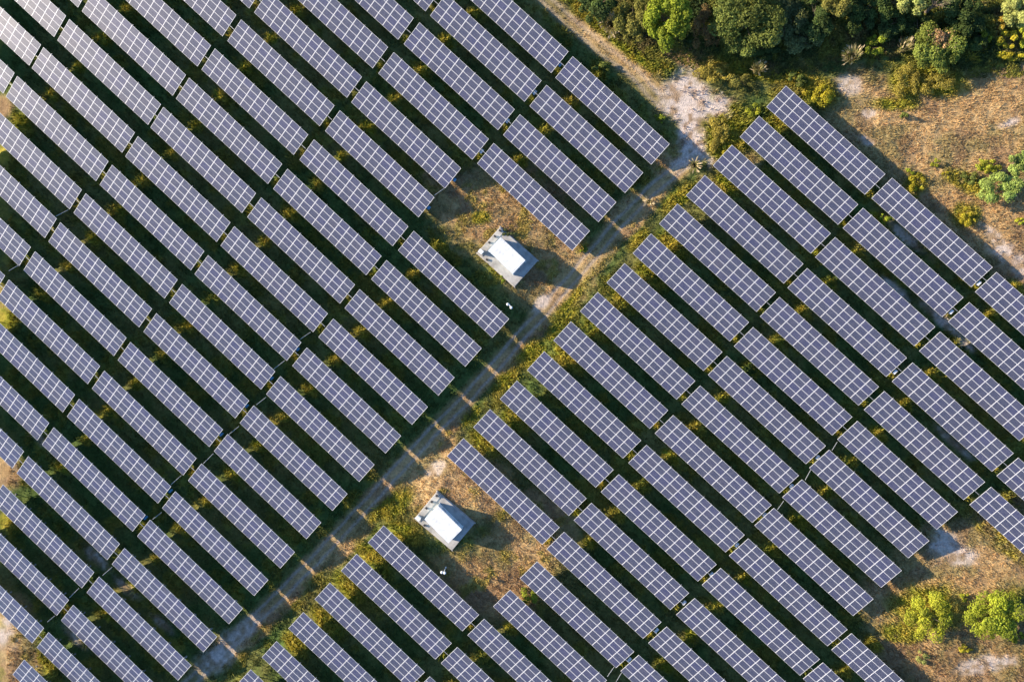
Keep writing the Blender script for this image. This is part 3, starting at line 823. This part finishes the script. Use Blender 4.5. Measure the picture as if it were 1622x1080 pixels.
def shrub(label, u, v, ru, rv, h, pal, n=1500, size=0.13, seed=1, lobes=6, name='shrub', patch=None, group=None):
    rz = h * 0.6; zc = h * 0.42
    c = PX(u, v, zc); k = F_PX / (CAM_Z - zc)
    V, Fc, C = leaves(n, ru / k, rv / k, rz, PAL[pal], size, seed, lobes, patch, 0.2)
    V[:, 2] = np.maximum(V[:, 2] + zc, 0.0)
    root = link(name, np_mesh(name, V, Fc, [M_LEAF], col=C), None, (c[0], c[1], 0))
    tag(root, label, 'shrub', group)
    mb = MB(); g = random.Random(seed)
    for q in range(5):
        a = 2 * math.pi * q / 5 + g.random(); o = 0.5 * min(ru, rv) / k
        mb.tube([(0.05 * math.cos(a), 0.05 * math.sin(a), -0.1), (o * math.cos(a), o * math.sin(a), h * 0.75)], [0.035, 0.012], 6)
    link('stem', mb.mesh('stem', [M_BARK]), root)
    return root


def reed(label, u, v, rad, h, seed, n=420, lean=(0, 0), spread=1.0):
    """Clump of tall grass: arching blades and pale plumes."""
    c = PX(u, v, h * 0.5); g = np.random.default_rng(seed)
    V = []; Fc = []; C = []
    for k in range(n):
        a = g.uniform(0, 2 * math.pi); o = rad * g.uniform(0.3, 1.0) * spread; hh = h * g.uniform(0.6, 1.0)
        tip = np.array([o * math.cos(a) + lean[0], o * math.sin(a) + lean[1], hh]); b = np.array([0.25 * rad * math.cos(a), 0.25 * rad * math.sin(a), 0])
        mid = b + (tip - b) * 0.55 + np.array([0, 0, hh * 0.22]); tip[2] *= g.uniform(0.65, 1.0)
        s = np.array([-math.sin(a), math.cos(a), 0]) * g.uniform(0.025, 0.05)
        col = (np.array((0.40, 0.33, 0.14)) if g.random() < 0.7 else np.array((0.26, 0.27, 0.07))) * g.uniform(0.75, 1.25)
        i = len(V); V += [b - s, b + s, mid + s, mid - s, tip + s * 0.3, tip - s * 0.3]; C += [col] * 6
        Fc += [(i, i + 1, i + 2, i + 3), (i + 3, i + 2, i + 4, i + 5)]
        if k % 9 == 0:
            pc = np.array((0.62, 0.50, 0.30)) * g.uniform(0.85, 1.15); dirn = (tip - mid) / np.linalg.norm(tip - mid)
            for q in range(4):
                w = g.normal(0, 0.07, 3); i = len(V); e = tip + dirn * 0.55 * g.uniform(0.7, 1.2) + w
                V += [tip, tip + s * 2 + dirn * 0.2 + w * 0.5, e, tip - s * 2 + dirn * 0.2 + w * 0.5]; C += [pc] * 4; Fc.append((i, i + 1, i + 2, i + 3))
    o = link('reed_clump', np_mesh('reed_clump', np.array(V), np.array(Fc), [M_LEAF], col=np.array(C)), None, (c[0], c[1], 0))
    tag(o, label, 'reeds'); return o


def undergrowth():
    """The closed tangle of low scrub along the wood's edge: one mass nobody could count."""
    poly = PXA([(905, -60), (925, 20), (962, 62), (1010, 95), (1075, 104), (1130, 122), (1190, 118), (1260, 128), (1320, 118), (1385, 100), (1420, 120), (1500, 118), (1560, 118), (1660, 120), (1660, -60)])
    n = 150000
    lo, hi = poly.min(0), poly.max(0)
    x = RNG.uniform(lo[0], hi[0], n); y = RNG.uniform(lo[1], hi[1], n)
    n1 = fbm(x, y, 6, 201); n2 = fbm(x, y, 1.8, 207)
    sd = poly_dist(x, y, poly) + (n1 - 0.5) * 5
    k = (sd > 0) & (n2 > 0.30); x, y, sd, n1, n2 = x[k], y[k], sd[k], n1[k], n2[k]; n = len(x)
    top = sstep(0, 9, sd) * (0.5 + 1.9 * n1) * (0.4 + n2)
    z = top * RNG.uniform(0.45, 1.0, n)
    nrm = RNG.normal(0, 0.5, (n, 3)) + np.array([-0.1, 0, 0.7]); nrm /= np.linalg.norm(nrm, axis=1)[:, None]
    t = np.cross(nrm, RNG.normal(size=(n, 3))); t /= np.linalg.norm(t, axis=1)[:, None]; b = np.cross(nrm, t)
    s = (0.16 * RNG.uniform(0.6, 1.3, n))[:, None]; p = np.stack([x, y, z], 1)
    V = np.stack([p - t * s, p - b * s * .55, p + t * s, p + b * s * .55], 1).reshape(-1, 3)
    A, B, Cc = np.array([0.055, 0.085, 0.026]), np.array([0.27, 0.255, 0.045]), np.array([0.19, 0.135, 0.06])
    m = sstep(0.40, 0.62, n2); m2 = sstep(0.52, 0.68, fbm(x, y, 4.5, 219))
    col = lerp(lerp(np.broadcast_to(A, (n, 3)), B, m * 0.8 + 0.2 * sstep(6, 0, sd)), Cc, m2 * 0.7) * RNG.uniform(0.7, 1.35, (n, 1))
    o = link('undergrowth', np_mesh('undergrowth', V, np.arange(4 * n).reshape(-1, 4), [M_LEAF], col=np.repeat(col, 4, 0)))
    tag(o, 'dense dark undergrowth filling the ground below the trees', 'undergrowth', kind='stuff')


def build_plants():
    undergrowth()
    T = tree
    G = 'trees of the wood along the upper edge'
    T('bright green leafy tree catching the sun beside the pale reed clump', 1058, 30, 36, 46, 7.0, 'bright', 15000, 0.17, 3, 16, group=G)
    T('dull olive green tree between the reed clump and the brightest green tree', 1004, 32, 30, 40, 4.6, 'olive', 9000, 0.14, 4, 13, group=G)
    T('dark green bushy tree above the reed clump at the upper edge', 946, 12, 30, 28, 4.2, 'dark', 7000, 0.15, 5, 10, group=G)
    T('broad green tree left of the darkest part of the wood', 1182, 34, 54, 54, 6.0, 'mid', 20000, 0.17, 6, 22, group=G)
    T('brown withered tree between two green trees', 1118, 46, 24, 34, 3.6, 'brown', 3500, 0.13, 7, 8, group=G)
    T('dark green tree with a dim lower crown next to the broad green tree', 1246, 34, 34, 46, 3.8, 'grey', 10000, 0.17, 8, 14, group=G)
    T('dark olive tree at the upper edge over the deepest shade', 1292, 22, 30, 40, 4.4, 'dark', 9000, 0.17, 9, 12, group=G)
    T('yellowish green tree at the upper edge next to the deepest shade', 1325, 8, 26, 26, 6.0, 'olive', 6000, 0.15, 10, 10, group=G)
    T('dim green tree spreading at the upper edge beside the bare twigs', 1372, 18, 34, 40, 4.0, 'dark', 9000, 0.17, 11, 12, group=G)
    T('pale olive tree in front of the bare twigs at the upper edge', 1436, 8, 24, 22, 6, 'pale', 6000, 0.14, 12, 9, group=G)
    T('bare grey tree with leafless twigs at the upper edge', 1483, 6, 24, 18, 6.5, 'grey', 160, 0.10, 13, 6, bare=True, group=G)
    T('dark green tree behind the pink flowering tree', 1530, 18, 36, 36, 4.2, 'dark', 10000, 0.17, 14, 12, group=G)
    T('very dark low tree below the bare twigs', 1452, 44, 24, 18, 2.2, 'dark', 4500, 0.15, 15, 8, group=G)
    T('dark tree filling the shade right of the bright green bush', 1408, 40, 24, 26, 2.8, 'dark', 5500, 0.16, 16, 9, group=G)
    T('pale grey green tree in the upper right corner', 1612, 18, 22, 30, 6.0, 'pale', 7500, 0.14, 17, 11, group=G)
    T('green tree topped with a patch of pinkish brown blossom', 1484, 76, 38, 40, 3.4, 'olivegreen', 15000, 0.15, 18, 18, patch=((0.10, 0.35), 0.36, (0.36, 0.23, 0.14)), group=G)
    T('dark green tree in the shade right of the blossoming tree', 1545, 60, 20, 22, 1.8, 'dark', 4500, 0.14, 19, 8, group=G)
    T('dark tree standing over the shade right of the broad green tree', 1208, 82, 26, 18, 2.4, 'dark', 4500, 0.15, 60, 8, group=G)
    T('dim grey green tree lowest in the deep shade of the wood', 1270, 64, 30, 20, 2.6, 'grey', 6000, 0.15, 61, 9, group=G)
    T('pale feathery green tree on the dry slope near the right edge', 1588, 300, 36, 26, 3.0, 'leafgreen', 9000, 0.13, 20, 12)
    T('round pale green tree cut by the right edge above the feathery tree', 1612, 258, 20, 20, 2.6, 'leafgreen', 4500, 0.13, 21, 8)
    T('yellow green tree with an open crown on the lower right plot', 1472, 976, 35, 38, 2.6, 'lime', 8000, 0.12, 22, 14)
    T('large vivid lime green tree at the right edge of the lower right plot', 1572, 974, 46, 38, 3.0, 'vivid', 14000, 0.13, 23, 20)
    S = shrub
    S('small vivid green bush at the front of the deep shade', 1351, 42, 13, 11, 3.2, 'lime', 1500, 0.12, 24)
    S('orange tinted bush near the upper right corner', 1580, 40, 14, 13, 3.2, 'orange', 1700, 0.12, 25)
    S('yellow green bush right of the dark trees, below the orange bush', 1596, 66, 18, 16, 2.6, 'yellow', 2200, 0.12, 26)
    S('leafy light green bush between orange bush and blossoming tree', 1556, 60, 13, 12, 2.4, 'bright', 1400, 0.12, 27)
    S('lime bush cut by the right edge below the corner tree', 1617, 58, 10, 16, 1.8, 'lime', 1400, 0.12, 28)
    S('low yellow bush on the right edge of the wood', 1600, 90, 22, 9, 1.1, 'yellow', 1600, 0.11, 29)
    S('feathery green shrub right of the tall reed clump', 1384, 72, 18, 16, 2.3, 'bright', 1800, 0.12, 30)
    S('mustard coloured shrub standing below the blossoming tree, left one', 1434, 130, 20, 30, 1.7, 'mustard', 3600, 0.10, 31, 12)
    S('mustard coloured shrub standing below the blossoming tree, right one', 1484, 132, 28, 22, 1.6, 'mustard', 3600, 0.10, 32, 12)
    S('small round green bush alone on the dry slope', 1434, 183, 8, 8, 1.2, 'mid', 700, 0.09, 33, 4)
    S('yellow green bush at the corner of the topmost right table', 1296, 149, 26, 22, 1.6, 'yellow', 3000, 0.11, 34, 9)
    S('dark green bush above the corner of the topmost right table', 1262, 128, 18, 12, 1.5, 'mid', 1500, 0.11, 35)
    S('olive thicket right of the sandy clearing, upper part', 1136, 118, 34, 18, 1.5, 'mustard', 3600, 0.11, 36, 10)
    S('olive thicket right of the sandy clearing, lower part', 1136, 212, 24, 28, 1.3, 'mustard', 3400, 0.11, 37, 10)
    S('light green leafy bush just above the second right table', 1196, 176, 14, 12, 1.0, 'lime', 1200, 0.10, 38)
    S('yellow bush on the verge right of the sandy clearing', 1172, 130, 22, 14, 1.2, 'olive', 1800, 0.11, 39)
    S('fresh green bush beside the first right tables', 1150, 238, 14, 14, 1.0, 'yellow', 1300, 0.10, 40)
    S('bright yellow green bush on the dry slope, left of the feathery tree', 1562, 263, 20, 13, 1.7, 'lime', 2200, 0.11, 41, 8)
    S('bluish green bush touching the feathery tree on its left', 1536, 282, 15, 11, 1.3, 'mid', 1300, 0.10, 42)
    S('small light bush alone above the second table from the right edge', 1480, 257, 9, 8, 0.9, 'lime', 800, 0.09, 43, 4)
    S('small yellow bush on the dry slope between two light bushes', 1498, 278, 6, 6, 0.7, 'yellow', 500, 0.08, 44, 4)
    S('small green bush left of the light bushes on the slope', 1443, 268, 9, 8, 0.9, 'bright', 700, 0.09, 45, 4)
    S('yellow green low bush at the foot of the slope near the tables', 1532, 342, 16, 16, 1.1, 'yellow', 1600, 0.10, 46)
    S('tiny vivid green bush cut by the right edge of the slope', 1616, 351, 9, 6, 0.8, 'lime', 600, 0.09, 47, 4)
    S('yellow weedy bush beside the highest right tables, in their shade line', 1452, 290, 16, 16, 0.9, 'yellow', 1400, 0.09, 48)
    S('round yellow green bush between two rows of right tables', 1402, 347, 11, 10, 1.7, 'bright', 1400, 0.10, 49, 5)
    S('small bright green bush at the end of a table above the upper shed', 926, 395, 7, 8, 0.8, 'bright', 600, 0.08, 50, 4)
    S('small vivid green bush at the lower edge of the upper shed plinth', 796, 442, 8, 7, 0.7, 'bright', 600, 0.08, 51, 4)
    S('grey green bush above the upper shed plinth', 808, 370, 12, 9, 0.9, 'grey', 900, 0.09, 52, 4)
    S('bright green bush next to a table end right of the lower shed', 834, 945, 18, 15, 1.1, 'bright', 1800, 0.10, 53, 6)
    S('small lime bush below the large lime tree', 1614, 1010, 12, 10, 1.0, 'lime', 900, 0.10, 54, 4)
    S('low yellow green bush right of the open crowned tree', 1524, 1026, 16, 8, 0.9, 'yellow', 1000, 0.09, 55, 4)
    S('small pale bush below the open crowned tree', 1464, 1040, 12, 12, 0.9, 'pale', 900, 0.09, 56, 4)
    S('small yellow green bush above the open crowned tree', 1528, 946, 8, 7, 0.8, 'lime', 600, 0.08, 57, 4)
    S('dark green bush along the track above the sandy clearing', 955, 108, 18, 10, 1.2, 'mid', 1300, 0.11, 58)
    S('green bush on the shaded verge left of the sandy clearing', 1044, 188, 10, 8, 0.9, 'bright', 700, 0.09, 59, 4)
    reed('pale straw coloured reed clump left of the wood', 968, 40, 1.7, 2.4, 1, 700)
    reed('tall reed clump with pinkish plumes at the edge of the deep shade', 1350, 92, 1.7, 2.6, 2, 260, (-0.2, 0.5))
    reed('straw reed clump between green shrub and blossoming tree', 1430, 78, 1.3, 2.0, 3, 240, (0.4, 0.6))
    reed('yellow reed clump at the wood edge below the broad green tree', 1198, 112, 1.2, 2.2, 4, 160, (0.3, 0.5))
    reed('dry reed clump on the verge by the sandy clearing', 1100, 262, 0.9, 1.1, 5, 200)
    reed('small dry tuft of reeds in the middle of the track', 1028, 320, 0.55, 0.8, 6, 120)


# ------------------------------------------------------------------ light, sky, camera
SUN_AZ, SUN_EL = 166.5, 18.8        # direction towards the sun: degrees counter-clockwise from +x, and elevation


def build_light():
    w = bpy.data.worlds.new('World'); scene.world = w; w.use_nodes = True
    nt = w.node_tree
    s = nt.nodes.new('ShaderNodeTexSky'); s.sky_type = 'NISHITA'; s.sun_disc = False
    s.sun_elevation = R(SUN_EL); s.sun_rotation = R(90 - SUN_AZ)
    s.air_density = 1.0; s.dust_density = 0.3; s.ozone_density = 5.0
    nt.links.new(s.outputs[0], nt.nodes['Background'].inputs[0])
    nt.nodes['Background'].inputs[1].default_value = 0.095
    l = bpy.data.lights.new('sun', 'SUN'); l.energy = 4.6; l.angle = R(0.5); l.color = (1.0, 0.85, 0.65)
    o = bpy.data.objects.new('sun', l); COL.objects.link(o)
    from mathutils import Vector
    d = Vector((math.cos(R(SUN_AZ)) * math.cos(R(SUN_EL)), math.sin(R(SUN_AZ)) * math.cos(R(SUN_EL)), math.sin(R(SUN_EL))))
    o.rotation_euler = d.to_track_quat('Z', 'Y').to_euler()
    o.location = (-60, 20, 60)


def build_camera():
    from mathutils import Matrix
    c = bpy.data.cameras.new('camera'); c.sensor_fit = 'HORIZONTAL'; c.sensor_width = 36; c.lens = F_PX / IMG_W * 36
    c.clip_end = 3000; c.clip_start = 1
    o = bpy.data.objects.new('camera', c); COL.objects.link(o)
    m = Matrix([list(ROWS[:, i]) for i in range(3)]).to_4x4()   # columns: right, up, back
    m.translation = (0, 0, CAM_Z)
    o.matrix_world = m
    scene.camera = o


build_light()
build_camera()
build_ground()
build_grass()
build_tables()
build_sheds()
build_boxes()
build_pipes()
build_plants()

scene.view_settings.view_transform = 'Standard'
scene.view_settings.look = 'None'
scene.view_settings.gamma = 1.0
scene.view_settings.exposure = 1.4
scene.view_settings.use_curve_mapping = False
scene.cycles.use_denoising = True
scene.cycles.max_bounces = 6
